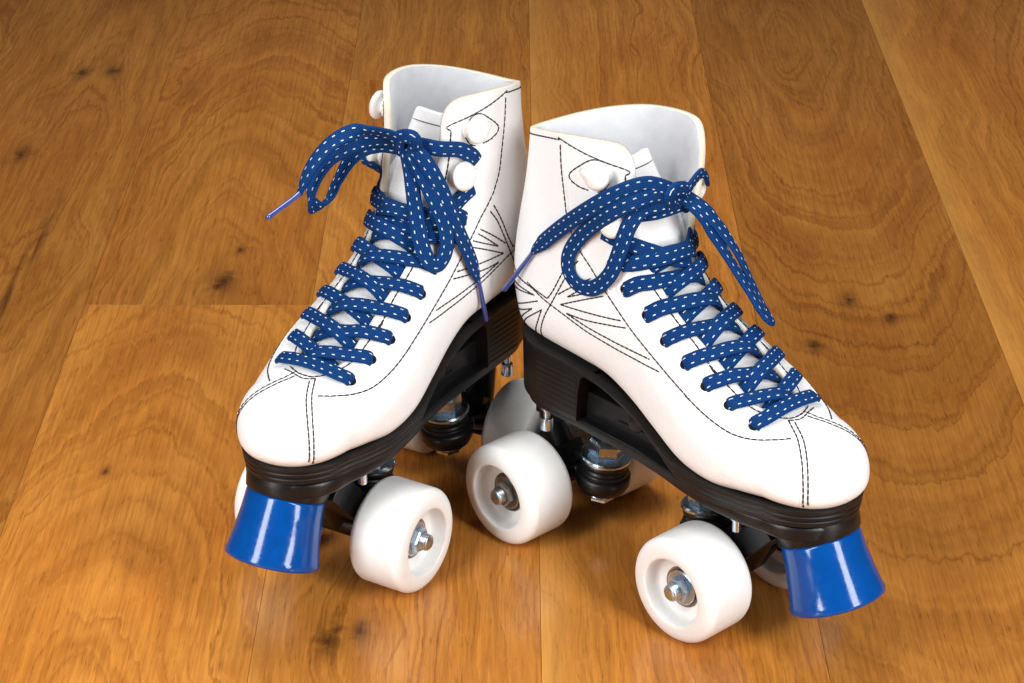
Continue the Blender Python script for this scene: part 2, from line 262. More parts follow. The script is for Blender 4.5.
# ------------------------------------------------------------------ mesh helpers
class MB:
    """gathers vertices and faces, then links them as ONE mesh object"""
    def __init__(s): s.v = []; s.f = []; s.mi = []; s.uv = {}; s.sh = []
    def add(s, verts, faces, mi=0, smooth=True, uvs=None):
        o = len(s.v); s.v += [Vector(v) for v in verts]
        for k, f in enumerate(faces):
            s.f.append([o+i for i in f]); s.mi.append(mi); s.sh.append(smooth)
            if uvs: s.uv[len(s.f)-1] = uvs[k]
        return s
    def grid(s, rows, mi=0, close_u=False, close_v=False, smooth=True, cap0=False, cap1=False):
        n, m = len(rows), len(rows[0]); V = [p for r in rows for p in r]; F = []
        for i in range(n-1 if not close_u else n):
            for j in range(m-1 if not close_v else m):
                a, b = i*m+j, i*m+(j+1) % m; c, d = ((i+1) % n)*m+(j+1) % m, ((i+1) % n)*m+j
                F.append((a, b, c, d))
        if cap0: F.append(tuple(reversed(range(m))))
        if cap1: F.append(tuple((n-1)*m+j for j in range(m)))
        return s.add(V, F, mi, smooth)
    def lathe(s, prof, o, d, seg=48, mi=0, cap=True, smooth=True):
        d = Vector(d).normalized(); q = d.to_track_quat('Z', 'Y'); o = Vector(o)
        rows = []
        for r, h in prof:
            rows.append([o+q @ Vector((r*math.cos(2*PI*k/seg), r*math.sin(2*PI*k/seg), h)) for k in range(seg)])
        return s.grid(rows, mi, close_v=True, smooth=smooth, cap0=cap, cap1=cap)
    def tube(s, pts, r, seg=8, mi=0, cap=True):
        pts = [Vector(p) for p in pts]; rows = []; up = None
        for i, p in enumerate(pts):
            t = (pts[min(i+1, len(pts)-1)]-pts[max(i-1, 0)]).normalized()
            if up is None: up = t.orthogonal().normalized()
            up = (up-t*up.dot(t)).normalized(); b = t.cross(up)
            rr = r[i] if hasattr(r, '__len__') else r
            rows.append([p+(up*math.cos(2*PI*k/seg)+b*math.sin(2*PI*k/seg))*rr for k in range(seg)])
        return s.grid(rows, mi, close_v=True, cap0=cap, cap1=cap)
    def box(s, c, size, rot=None, mi=0):
        c = Vector(c); V = []
        for x in (-1, 1):
            for y in (-1, 1):
                for z in (-1, 1):
                    p = Vector((x*size[0]/2, y*size[1]/2, z*size[2]/2))
                    V.append(c+(rot @ p if rot else p))
        return s.add(V, [(0, 1, 3, 2), (4, 6, 7, 5), (0, 4, 5, 1), (2, 3, 7, 6), (0, 2, 6, 4), (1, 5, 7, 3)], mi, False)
    def ribbon(s, pts, nrm, width, thick, mi=0, u0=0.0):
        """a flat braided band along pts; taper and UVs: u along in cm, v -1..1 across each face"""
        K = 14; V = []; us = []; u = u0
        for i, p in enumerate(pts):
            t = (pts[min(i+1, len(pts)-1)]-pts[max(i-1, 0)]).normalized()
            n = nrm[i]; n = (n-t*n.dot(t)).normalized(); b = t.cross(n)
            if i: u += (p-pts[i-1]).length
            us.append(u)
            w = width[i] if hasattr(width, '__len__') else width
            th = thick[i] if hasattr(thick, '__len__') else thick
            for k in range(K):
                a = 2*PI*k/K; ca, sa = math.cos(a), math.sin(a)
                ca = math.copysign(abs(ca)**.8, ca); sa = math.copysign(abs(sa)**.7, sa)
                V.append(p+b*ca*w/2+n*sa*th/2)
        F = []; U = []; m = len(pts)
        vv = [math.copysign(abs(math.cos(2*PI*k/K))**.8, math.cos(2*PI*k/K)) for k in range(K)]
        for i in range(m-1):
            for k in range(K):
                k2 = (k+1) % K
                F.append((i*K+k, (i+1)*K+k, (i+1)*K+k2, i*K+k2))
                U.append(((us[i], vv[k]), (us[i+1], vv[k]), (us[i+1], vv[k2]), (us[i], vv[k2])))
        F.append(tuple(range(K))); U.append(tuple((us[0], v) for v in vv))
        F.append(tuple(reversed(range((m-1)*K, m*K)))); U.append(tuple((us[-1], v) for v in reversed(vv)))
        return s.add(V, F, mi, True, U)
    def build(s, name, mats, parent=None, mirror=False, bevel=0, sharp=None):
        me = bpy.data.meshes.new(name)
        V = [(v.x, -v.y, v.z) if mirror else tuple(v) for v in s.v]
        me.from_pydata(V, [], s.f)
        me.polygons.foreach_set('material_index', s.mi); me.polygons.foreach_set('use_smooth', s.sh)
        for m in (mats if isinstance(mats, (list, tuple)) else [mats]): me.materials.append(m)
        if s.uv:
            L = me.uv_layers.new(name='UVMap')
            for fi, uvs in s.uv.items():
                for li, c in zip(me.polygons[fi].loop_indices, uvs): L.data[li].uv = c
        bm = bmesh.new(); bm.from_mesh(me)
        bmesh.ops.recalc_face_normals(bm, faces=bm.faces)
        bm.to_mesh(me); bm.free()
        if sharp: me.set_sharp_from_angle(angle=math.radians(sharp))
        me.update()
        o = bpy.data.objects.new(name, me); COL.objects.link(o)
        if parent: o.parent = parent
        if bevel:
            b = o.modifiers.new('bevel', 'BEVEL'); b.width = bevel; b.segments = 2; b.limit_method = 'ANGLE'; b.angle_limit = math.radians(40)
        return o
def empty(name, parent=None, loc=(0, 0, 0), rz=0):
    o = bpy.data.objects.new(name, None); COL.objects.link(o); o.location = loc; o.rotation_euler = (0, 0, rz)
    o.empty_display_size = 2
    if parent: o.parent = parent
    return o
def crom(P, t):
    """Catmull-Rom through a list of number tuples"""
    n = len(P)-1; t = min(max(t, 0), n); i = min(int(t), n-1); f = t-i
    a, b, c, d = P[max(i-1, 0)], P[i], P[i+1], P[min(i+2, n)]
    return [.5*((2*q)+(-p+r)*f+(2*p-5*q+4*r-s_)*f*f+(-p+3*q-3*r+s_)*f**3) for p, q, r, s_ in zip(a, b, c, d)]
def smooth_path(P, step=.12):
    out = []
    for i in range(len(P)-1):
        L = math.dist(P[i][:3], P[i+1][:3]); k = max(2, int(L/step))
        out += [Vector(crom(P, i+j/k)) for j in range(k)]
    out.append(Vector(P[-1])); return out
def lerp(tab, x):
    """piecewise linear table lookup (x rising)"""
    if x <= tab[0][0]: return tab[0][1]
    for (a, p), (b, q) in zip(tab, tab[1:]):
        if x <= b:
            f = (x-a)/(b-a); f = f*f*(3-2*f); return p+(q-p)*f
    return tab[-1][1]

def cub(tab, x):
    """smooth monotone cubic table lookup (x rising)"""
    n = len(tab)
    if x <= tab[0][0]: return tab[0][1]
    if x >= tab[-1][0]: return tab[-1][1]
    h = [tab[i+1][0]-tab[i][0] for i in range(n-1)]; d = [(tab[i+1][1]-tab[i][1])/h[i] for i in range(n-1)]
    def sl(i):
        if i == 0: return d[0]
        if i == n-1: return d[-1]
        return 0 if d[i-1]*d[i] <= 0 else 3*(h[i-1]+h[i])/((2*h[i]+h[i-1])/d[i-1]+(h[i]+2*h[i-1])/d[i])
    i = max(k for k in range(n-1) if tab[k][0] <= x); t = (x-tab[i][0])/h[i]
    return (1+2*t)*(1-t)**2*tab[i][1]+t*(1-t)**2*h[i]*sl(i)+t*t*(3-2*t)*tab[i+1][1]+t*t*(t-1)*h[i]*sl(i+1)

# ------------------------------------------------------------------ the boot's shape (near side is y < 0)
#        Bx     Bz    Tx    Tz    hw    mid  nb   nt
KEYS = [(10.3, 8.55, 10.2, 12.30, 3.45, .43, 2.35, 2.3),
        (8.8, 8.50, 8.9, 12.70, 3.80, .42, 2.7, 2.3),
        (7.2, 8.50, 7.0, 13.75, 4.00, .40, 3.6, 2.2),
        (5.2, 8.65, 5.1, 14.95, 3.92, .38, 3.4, 2.1),
        (3.0, 9.30, 3.4, 16.00, 3.58, .38, 3.0, 2.1),
        (.6, 10.10, 2.2, 17.05, 3.25, .40, 2.7, 2.1),
        (-1.8, 10.75, 1.35, 18.10, 3.08, .42, 2.6, 2.2),
        (-4.2, 11.00, .90, 19.00, 3.05, .42, 2.8, 2.4),
        (-7.0, 11.10, .80, 19.70, 3.05, .43, 2.7, 2.6),
        (-8.9, 11.30, .75, 20.20, 3.10, .44, 2.3, 2.5),
        (-9.80, 12.4, .70, 20.75, 3.12, .47, 2.0, 2.5),
        (-10.15, 13.8, .65, 21.30, 3.12, .49, 1.9, 2.4),
        (-10.15, 15.5, .60, 21.85, 3.12, .51, 1.85, 2.3),
        (-9.90, 17.5, .56, 22.40, 3.12, .52, 1.75, 2.25),
        (-9.60, 19.2, .53, 23.00, 3.12, .53, 1.68, 2.2),
        (-9.40, 20.9, .50, 23.70, 3.12, .53, 1.6, 2.2),
        (-9.30, 22.5, .50, 24.40, 3.12, .53, 1.55, 2.2)]
def skew(x, y):
    """the outer side of the toe is cut back a little"""
    return y*cub([(7, 1.0), (11, .93), (14, .86)], x) if y > 0 else y
TOE = 13.8
NK = len(KEYS)-1
def ring(t):
    """t < 0: the toe cap (t = -1 at the tip); else along KEYS"""
    if t >= 0: return crom(KEYS, t)
    u = -t; x0 = KEYS[0][0]; x = x0+(TOE-x0)*u
    hw = (KEYS[0][4]-.08*(x-x0))*max(0, 1-u**2.15)**.5
    zt0 = 12.30-.16*(x-x0); zc = 9.95; q = max(0, 1-u**2.6)**.5; qb = max(0, 1-u**3.6)**.5
    return [x, zc-(zc-8.55)*qb, x, zc+(zt0-zc)*q, hw, .43, 2.35-.2*u, 2.3]
def sec(R, th):
    """point of a ring: th = 0 bottom centre, pi top centre, sign = side"""
    Bx, Bz, Tx, Tz, hw, mid, nb, nt = R
    a = abs(th); s = -1 if th < 0 else 1
    if a < PI/2:
        p = 2/nb; h = mid*(1-max(0, math.cos(a))**p); y = math.sin(a)**p
    else:
        p = 2/nt; h = mid+(1-mid)*abs(math.cos(a))**p; y = max(0, math.sin(a))**p
    x = Bx+(Tx-Bx)*h; z = Bz+(Tz-Bz)*h
    if Bz > 17: z += .72*((Bz-17)/5.5)**1.5*4*h*(1-h)                  # the collar stands higher at the sides
    return Vector((x, skew(x, s*hw*y), z))
T_THROAT = .90
def gap(t):
    if t < T_THROAT: return 0
    u = min(1, (t-T_THROAT)/.75)
    g = 1.42*math.sqrt(1-(1-u)**2)+cub([(0, 0), (3, .02), (7, .12), (10, .25), (16, .42)], t)
    if t > NK-1.6:
        q = (t-(NK-1.6))/1.6; g += .9*(1-math.sqrt(max(0, 1-q*q)))
    return g
def boot_rows(full=False, cols=84):
    ts = [-math.sin(PI/2*(1-k/22)) for k in range(22)] + [k*.125 for k in range(int(NK/.125)+1)]
    if not full:
        ts += [T_THROAT+d for d in (.002, .01, .03, .06, .09)]+[NK-d for d in (.01, .03, .06)]; ts = sorted(set(ts))
    rows = []
    for t in ts:
        R = ring(t); g = 0 if full else gap(t)
        lo, hi = PI/2, PI
        for _ in range(40):
            m = (lo+hi)/2
            if sec(R, m).y > g: lo = m
            else: hi = m
        top = PI if g == 0 else lo
        # even spacing by arc length
        N = 240; pts = [sec(R, top*k/N) for k in range(N+1)]; L = [0]
        for a, b in zip(pts, pts[1:]): L.append(L[-1]+(b-a).length)
        half = []; j = 0
        for c in range(cols//2+1):
            s_ = L[-1]*c/(cols//2)
            while j < N-1 and L[j+1] < s_: j += 1
            f = (s_-L[j])/max(1e-9, L[j+1]-L[j]); half.append(pts[j].lerp(pts[j+1], min(1, f)))
        k = [skew(p.x, 1.0) for p in half]
        rows.append([Vector((p.x, -p.y/q, p.z)) for p, q in zip(reversed(half[1:]), reversed(k[1:]))]+half)
    return ts, rows
_ts, _full = boot_rows(True)
def grid_bvh(rows):
    m = len(rows[0]); V = [p for r in rows for p in r]; F = []
    for i in range(len(rows)-1):
        for j in range(m-1): F.append((i*m+j, i*m+j+1, (i+1)*m+j+1, (i+1)*m+j))
    return BVHTree.FromPolygons(V, F)
BVH = grid_bvh(_full)
AXIS = [Vector((12, 0, 10)), Vector((2, 0, 12)), Vector((-4, 0, 14)), Vector((-4, 0, 24))]
def surf(p, off=0.0):
    """nearest point of the boot's outer skin, lifted by off, and the outward normal"""
    q, n, _, _ = BVH.find_nearest(Vector(p))
    c = min((a+(b-a)*max(0, min(1, (q-a).dot(b-a)/(b-a).length_squared)) for a, b in zip(AXIS, AXIS[1:])), key=lambda c: (q-c).length)
    if n.dot(q-c) < 0: n = -n
    return q+n*off, n
def zbot(x): return cub([(-9.6, 11.30), (-7, 11.15), (-4.2, 11.05), (-1.8, 10.80), (.6, 10.15), (3, 9.35), (5.2, 8.70), (7, 8.52), (14, 8.55)], x)
def half_w(x):
    """half width of the sole line"""
    if x > KEYS[0][0]:
        u = min(1, (x-KEYS[0][0])/(TOE-.48-KEYS[0][0])); return (3.02-.10*(x-KEYS[0][0]))*max(0, 1-u**2.15)**.5
    w = cub([(-6, 2.72), (-4.2, 2.70), (-1.8, 2.62), (.6, 2.72), (3, 3.15), (5.2, 3.58), (7.2, 3.68), (8.8, 3.45), (10.3, 3.02)], x)
    if x < -5.6:
        u = min(1, (-5.6-x)/3.58); w *= max(0, 1-u**2.2)**(1/2)
    return w
def outline(x0, x1, scale=1.0, n=60, wfun=half_w, flat0=False):
    """closed plan outline from x0 (back) to x1 (front), near side then far side"""
    xs = [x0+(x1-x0)*(1-math.cos(PI*k/n))/2 for k in range(n+1)]
    if flat0: xs = [x0+(x1-x0)*math.sin(PI/2*k/n) for k in range(n+1)]
    near = [(x, -wfun(x)*scale) for x in xs]; far = [(x, skew(x, -y)) for x, y in reversed(near)]
    if abs(near[-1][1]) < 1e-6: far = far[1:]
    if abs(near[0][1]) < 1e-6: far = far[:-1]
    return near+far

def stitch_points(P, off=.012):
    pts = smooth_path(P, .06)
    return [surf(p, off) for p in pts]
def add_stitches(mb, P, length=.34, r=.042):
    """one thread, pinched where the needle goes through"""
    sp = stitch_points(P); acc = 0; pts = []; rr = []
    for i, (p, n) in enumerate(sp):
        if i: acc += (p-sp[i-1][0]).length
        f = abs((acc/length) % 1-.5)*2
        k = 1-max(0, f-.62)/.38
        pts.append(p-n*.028*(1-k)); rr.append(r*(.45+.55*k))
    mb.tube(pts, rr, 6)

def wheel_profile(R=2.9, w=3.33):
    h = w/2; P = [(.62, -h*.55), (1.15, -h*.60), (1.30, -h*.78), (1.75, -h*.96)]
    P = [(1.0, -h*.45), (1.62, -h*.45), (1.72, -h*.48), (1.77, -h*.60), (1.84, -h*.955), (1.865, -h*.985), (1.91, -h)]
    P += [(2.06, -h)]
    for k in range(1, 9):
        a = PI/2*k/8; P.append((2.06+(R-2.06)*math.sin(a)**.9, -h+.54*(1-math.cos(a))))
    Q = [(r, -z) for r, z in reversed(P)]
    return P+[(R+.004, 0)]+Q
def hexprof(mb, o, d, r, h, mi=0, twist=0):
    d = Vector(d).normalized(); q = d.to_track_quat('Z', 'Y'); o = Vector(o); rows = []
    for rr, hh in ((r*.90, 0), (r, h*.12), (r, h*.85), (r*.88, h)):
        rows.append([o+q @ Vector((rr*math.cos(2*PI*k/6+twist), rr*math.sin(2*PI*k/6+twist), hh)) for k in range(6)])
    mb.grid(rows, mi, close_v=True, smooth=False, cap0=True, cap1=True)

def make_skate(mir, loc, yaw, side):
    root = empty('roller_skate', None, loc, yaw)
    tx_, ty_, tz_, rx_, ry_, rz_ = BODY[side]
    BM = Matrix.Translation((tx_, ty_, tz_)) @ Matrix.Rotation(rz_, 4, 'Z') @ Matrix.Rotation(ry_, 4, 'Y') @ Matrix.Rotation(rx_, 4, 'X')
    if mir: FL = Matrix.Diagonal((1, -1, 1, 1)); BM = FL @ BM @ FL
    def B(mb, name, mats, parent=root, **kw):
        if not mir and (name in ('boot', 'lace_hook', 'panel_edge') or (name == 'stitching' and parent.name.startswith('boot'))):
            for v in mb.v:                                   # the outer quarter stands further open
                k = max(0, min(1, (v.z-17.5)/5.5)); k = k*k*(3-2*k)*max(0, min(1, v.y/1.6))*max(0, min(1, (v.x+9)/9))**3
                v.y += k*1.25; v.x += k*.35
        o = mb.build(name, mats, parent, mir, **kw)
        if parent is root and name not in ('truck', 'wheel'): o.matrix_local = BM      # boot and chassis lean on the trucks
        return o
    # ---- boot upper: outer skin, grey lining inside, cream cut edge
    ts, rows = boot_rows()
    bo = B(MB().grid(rows), 'boot', [M_white, M_lining, M_rim])
    bm = bmesh.new(); bm.from_mesh(bo.data)
    bmesh.ops.remove_doubles(bm, verts=bm.verts, dist=.0005)
    bmesh.ops.recalc_face_normals(bm, faces=bm.faces)
    # outward: the face under the toe must look down
    f0 = min(bm.faces, key=lambda f: (f.calc_center_median()-Vector((7, 0, 8.5))).length)
    if f0.normal.z > 0: bmesh.ops.reverse_faces(bm, faces=bm.faces)
    bm.to_mesh(bo.data); bm.free()
    so = bo.modifiers.new('thickness', 'SOLIDIFY'); so.thickness = .33; so.offset = -1
    so.material_offset = 1; so.material_offset_rim = 2
    so.use_even_offset = False
    # ---- tongue
    tg = []
    for k in range(0, 100):
        t = T_THROAT-.55+(NK-.95-T_THROAT+.55)*k/99; R = ring(min(t, NK)); row = []
        dep = cub([(0, .50), (4, .55), (7, .75), (12, 1.6), (15, 2.2)], t); yc = cub([(0, 0), (8, 0), (12, -.4), (15, -1.0)], t)
        hw = cub([(0, .9), (1, 1.9), (3, 2.2), (8, 2.2), (12, 1.85), (14.8, 2.05), (15.05, 1.85)], t)
        ex = max(0, t-NK)
        for j in range(17):
            y = hw*(j/8-1); p = sec(R, PI-.0001); c = Vector((p.x, 0, p.z)) + Vector((.02, 0, .9))*ex*.6
            Bp = Vector((R[0], 0, R[1])); d = (Bp-c).normalized()
            bend = (y/3.2)**2*1.6
            row.append(c+d*(dep+bend)+Vector((0, y+yc, 0)))
        tg.append(row)
    to = B(MB().grid(tg), 'tongue', [M_tongue, M_lining, M_rim])
    s2 = to.modifiers.new('thickness', 'SOLIDIFY'); s2.thickness = .32; s2.offset = 0
    tedge = MB(); tl = [r[j] for r, j in [(tg[94], j) for j in range(17)]]
    n_ = Vector((.25, 0, .05))
    tedge.tube([p+Vector((.17, 0, .03)) for p in tl], .03, 5)
    B(tedge, 'stitching', M_thread, to)
    # ---- stitching on the upper
    st = MB()
    for sd, P in STITCH:
        add_stitches(st, P)
        if sd == 'B': add_stitches(st, [(p[0], -p[1], p[2]) for p in P])
    # the row that follows the collar and runs down the front edge of each quarter
    edge = []
    R = ring(NK-.26)
    for th in [PI*k/40 for k in range(1, 40)]:
        p = sec(R, th)
        if th > PI/2 and p.y < gap(NK-.3)+1.35: break
        edge.append(p)
    for t in [NK-1.45-k*.4 for k in range(int((NK-1.45-6.2)/.4))]:
        R = ring(t); lo, hi = PI/2, PI
        for _ in range(30):
            m = (lo+hi)/2
            if sec(R, m).y > gap(min(t, NK-1.65))+.34: lo = m
            else: hi = m
        edge.append(sec(R, lo))
    for q in (1, -1): add_stitches(st, [(p.x, p.y*q, p.z) for p in edge])
    B(st, 'stitching', M_thread, bo)
    # ---- turned leather edges beside the seams
    pe = MB()
    for q, (i, sh) in enumerate(((0, -.20), (1, .13), (5, -.20))):
        for m in (1, -1):
            sp = stitch_points([(p[0], p[1]*m, p[2]) for p in STITCH[i][1]]); pts = []
            for k in range(len(sp)):
                t_ = (sp[min(k+1, len(sp)-1)][0]-sp[max(k-1, 0)][0]).normalized(); n = sp[k][1]
                pts.append(surf(sp[k][0]+t_.cross(n)*sh*m, -.012)[0])
            pe.tube(pts, .045, 8)
    B(pe, 'panel_edge', M_white, bo)
    # ---- cream welt up the back seam
    wl = MB(); P = [surf((R[0]-.5, 0, R[1]), .0)[0] for R in [ring(9.4+k*.1) for k in range(int((NK-9.4)/.1)+1)]]
    wl.tube(P, .085, 8); B(wl, 'back_welt', M_rim, bo)
    # ---- sole: grooved black edge following the boot's bottom, filled below
    ol = outline(-9.15, TOE-.50, n=110)
    prof = [(-.5, .30), (.10, .50), (.22, .46), (.24, .36), (.21, .18), (.14, .12), (.20, .06), (.17, -.14), (.09, -.20), (.15, -.26), (.10, -.50), (-.14, -.58), (-.9, -.58)]
    rows = []; m = len(ol); cn = []
    for i, (x, y) in enumerate(ol):
        a, b = ol[i-1], ol[(i+1) % m]; tx, ty = b[0]-a[0], b[1]-a[1]; L = math.hypot(tx, ty) or 1; cn.append((ty/L, -tx/L))
    for off, dz in prof:
        r = []
        for (x, y), (nx, ny) in zip(ol, cn):
            k = cub([(-4.5, .30), (-1, .22), (2, .24), (4, .55), (6, 1.0)], x); off_ = off*cub([(1.5, .35), (6, 1.0)], x) if off > 0 else off
            yy = y+ny*off_; xx = x+nx*off_
            if y*yy < 0: yy = 0
            r.append(Vector((xx, yy, zbot(x)+dz*k)))
        rows.append(r)
    B(MB().grid(rows, close_v=True, cap1=True), 'sole', M_black, sharp=50)
    # ---- heel block under the back of the boot, with ribbed side panels
    hb = MB(); rows = []
    for z, sc, xf in ((11.4, 1.0, -2.6), (10.6, 1.0, -3.0), (9.6, .985, -3.2), (8.6, .97, -3.3), (8.0, .96, -3.35), (7.85, .94, -3.4)):
        o_ = outline(-9.16+(11.4-z)*.09, xf, sc, 40, flat0=False)
        rows.append([Vector((x, y*1.02, min(z, zbot(x)+.02))) for x, y in o_])
    hb.grid(rows, close_v=True, cap0=True, cap1=True)
    for k in range(8):
        z = 10.45-k*.33
        for s in (-1, 1):
            P = [Vector((x, s*(half_w(x)*lerp([(7.9, .958), (11, 1.0)], z)*1.02+.005), z)) for x in [-6.3+2.9*i/8 for i in range(9)]]
            hb.tube(P, .045, 6)
    B(hb, 'heel', M_black, sharp=40)
    # ---- chassis plate
    def pw(x):
        w = cub([(-7, 2.35), (-3, 2.40), (0, 2.42), (3, 2.75), (5, 3.15), (7, 3.35), (8.8, 3.25), (10.3, 2.95)], x)
        if x > 10.3: w *= max(0, 1-((x-10.3)/2.95)**2.2)**(1/2.1)
        if x < -6: w *= max(0, 1-((-6-x)/2.7)**2.4)**.5
        return w
    po = outline(-8.68, 13.24, 1, 90, pw)
    top = lambda x: cub([(-8.7, 7.95), (-2, 7.90), (1, 7.85), (3.5, 7.86), (5, 7.90), (13, 7.9)], x)
    bot = lambda x: cub([(-8.7, 7.40), (-2, 7.30), (2, 7.22), (5, 7.25), (8.2, 7.20), (13.8, 7.1)], x)
    rows = []
    for f, sc in ((0, .97), (.10, .995), (.22, 1.0), (.80, 1.0), (.94, .99), (1, .965)):
        rows.append([Vector((x if x < 11 else 11+(x-11)*sc, y*sc, top(x)*(1-f)+bot(x)*f)) for x, y in po])
    pl = MB().grid(rows, close_v=True, cap0=True, cap1=True)
    # holder of the toe stop, a deep round boss under the toe
    ta = Vector((11.62, 0, 6.45)); tb = Vector((13.10, 0, 3.15)); td = (tb-ta).normalized()
    pl.lathe([(.2, -1.6), (2.26, -1.6), (2.29, -1.45), (2.22, -.5), (2.14, -.05), (2.08, .02), (.2, .02)], ta, td, 64)
    pl.box((9.7, 0, 6.9), (2.6, 3.6, .9))
    B(pl, 'chassis_plate', M_nylon, sharp=45)
    # webs and bolts in the waist of the chassis
    wb = MB()
    wb.box((.1, 0, 8.6), (7.2, 3.7, 1.7))
    for y in (-1, 1):
        wb.lathe([(.55, 0), (.55, .10), (.47, .14)], (.4, 1.84*y, 9.0), (0, y, .1), 20)
        wb.box((1.3, 1.86*y, 8.55), (4.4, .16, .22)); wb.box((2.3, 1.86*y, 8.95), (2.0, .16, .14))
    B(wb, 'chassis_rib', M_nylon, bevel=.06)
    # ---- toe stop
    h = (tb-ta).length
    ts_ = MB(); ts_.lathe([(.1, .03), (1.9, .03), (2.02, .07), (2.06, .18), (2.12, h*.3), (2.26, h*.6), (2.42, h-.42), (2.50, h-.20), (2.47, h-.06), (2.32, h+.03), (2.0, h+.06), (.1, h+.06)], ta, td, 72)
    B(ts_, 'toe_stop', M_blue)
    # ---- trucks and wheels
    for sx in (-1, 1):
        tr = MB(); ax = 6.59*sx; az = 2.9; kx = (3.65 if sx < 0 else 3.95)*sx; tilt = Vector((.12*sx, 0, -1)).normalized()
        kp = Vector((kx, 0, 4.70 if sx < 0 else 4.95))
        # axle housing, arms, ring round the cushions, pivot nose up to the chassis
        tr.tube([(ax, -2.0, az), (ax, -1.5, az), (ax, -.9, az), (ax, .9, az), (ax, 1.5, az), (ax, 2.0, az)], [.62, .72, .95, .95, .72, .62], 20)
        rc = kp+tilt*.92
        tr.lathe([(.9, -.16), (1.30, -.16), (1.36, -.1), (1.36, .1), (1.30, .16), (.9, .16)], rc, tilt, 36, cap=False)
        for y in (-.85, .85):
            tr.tube([(kx+.9*sx, y*1.2, rc.z), ((kx+ax)/2, y, (rc.z+az)/2+.1), (ax, y*1.25, az)], [.34, .42, .6], 12)
        tr.tube([(ax, 0, az), (ax+.9*sx, 0, 4.2), (ax+1.5*sx, 0, 5.5), (ax+1.7*sx, 0, 6.6)], [1.0, .85, .62, .5], 16)
        tr.box((ax+.2*sx, 0, 3.6), (1.4, 1.7, 1.2), Matrix.Rotation(.5*sx, 3, 'Y'))
        # mount block that hangs from the chassis
        tr.box((ax+.6*sx, 0, 6.7), (1.8, 2.2, 1.2))
        if sx > 0:
            tr.box((ax+1.75, 0, 5.35), (1.5, 3.7, 3.4), Matrix.Rotation(.75, 3, 'Y'))
        t = B(tr, 'truck', M_nylon, bevel=.12, sharp=35)
        cu = MB(); o = kp
        cu.lathe([(.3, .10), (1.22, .12), (1.32, .22), (1.32, .42), (1.20, .52), (1.20, .60), (1.28, .66), (1.28, .80), (1.0, .84)], o, tilt, 40)
        B(cu, 'cushion', M_rubber, t)
        cu = MB(); cu.lathe([(1.0, 1.02), (1.42, 1.04), (1.52, 1.18), (1.50, 1.66), (1.34, 2.0), (1.02, 2.16), (.3, 2.18)], o, tilt, 40)
        B(cu, 'cushion', M_rubber, t)
        wa = MB(); wa.lathe([(.3, -.14), (.9, -.16), (1.32, -.12), (1.41, -.04), (1.41, .08), (1.34, .14), (.3, .10)], o, tilt, 56)
        B(wa, 'washer', M_steel, t, sharp=30)
        wa = MB(); wa.lathe([(.3, 2.17), (.96, 2.19), (1.0, 2.27), (.95, 2.40), (.3, 2.40)], o, tilt, 36)
        B(wa, 'washer', M_steel, t, sharp=30)
        nu = MB(); hexprof(nu, o+tilt*-.15, -tilt, 1.0, .95 if sx < 0 else .5, 0, .35)
        B(nu, 'kingpin_nut', M_steel, t)
        nu = MB(); hexprof(nu, o+tilt*2.40, tilt, .74, .40)
        B(nu, 'kingpin_nut', M_steel, t)
        kpn = MB(); kpn.lathe([(.42, -3.0), (.42, 2.8), (.40, 2.86), (.30, 2.92)], o, tilt, 20)
        B(kpn, 'kingpin', M_steel, t)
        axl = MB(); axl.tube([(ax, -5.55, az), (ax, -5.50, az), (ax, 5.50, az), (ax, 5.55, az)], [.36, .43, .43, .36], 18)
        B(axl, 'axle', M_nut, t)
        # mounting bolts under the plate, one near each corner
        for y in ((-2.0, 2.0) if sx < 0 else (-2.2, 2.2)):
            bo_ = MB(); bx = (6.25 if sx < 0 else 8.0)*sx
            z0 = bot(bx)+.05
            bo_.lathe([(.34, 0), (.34, .14), (.19, .18), (.19, .62), (.32, .66), (.36, .80), (.36, 1.35), (.22, 1.45)] if sx < 0 else [(.36, 0), (.36, .60), (.24, .62), (.24, 1.30), (.18, 1.36)], (bx, y, z0), (0, 0, -1), 16)
            B(bo_, 'mounting_bolt', M_steel, sharp=40)
        for sy in (-1, 1):
            c = Vector((ax, sy*3.765, az))
            w = MB(); w.lathe(wheel_profile(), c, (0, sy, 0), 80, cap=False)
            wo = B(w, 'wheel', M_wheel)
            be = MB(); hh = 3.33/2*.45
            for q in (-1, 1):
                be.lathe([(.45, hh-.04), (.62, hh+.02), (.66, hh+.0), (.70, hh-.10), (.96, hh-.10), (1.0, hh+.03), (1.12, hh+.05), (1.16, hh-.1)], c, (0, q*sy, 0), 40, cap=False)
            B(be, 'bearing', M_darksteel, wo, sharp=35)
            nt = MB(); o2 = c+Vector((0, sy*(hh+.02), 0)); dd = (0, sy, 0)
            nt.lathe([(.4, 0), (.92, 0), (.95, .04), (.95, .12), (.90, .16), (.4, .16)], o2, dd, 32)
            hexprof(nt, o2+Vector((0, sy*.16, 0)), dd, .68, .42, 0, .2*sx)
            for k in range(4):
                nt.lathe([(.42, .60+k*.08), (.46, .64+k*.08), (.42, .68+k*.08)], o2, dd, 20, cap=False)
            B(nt, 'axle_nut', M_nut if not (sx < 0) else M_darksteel, wo, sharp=30)
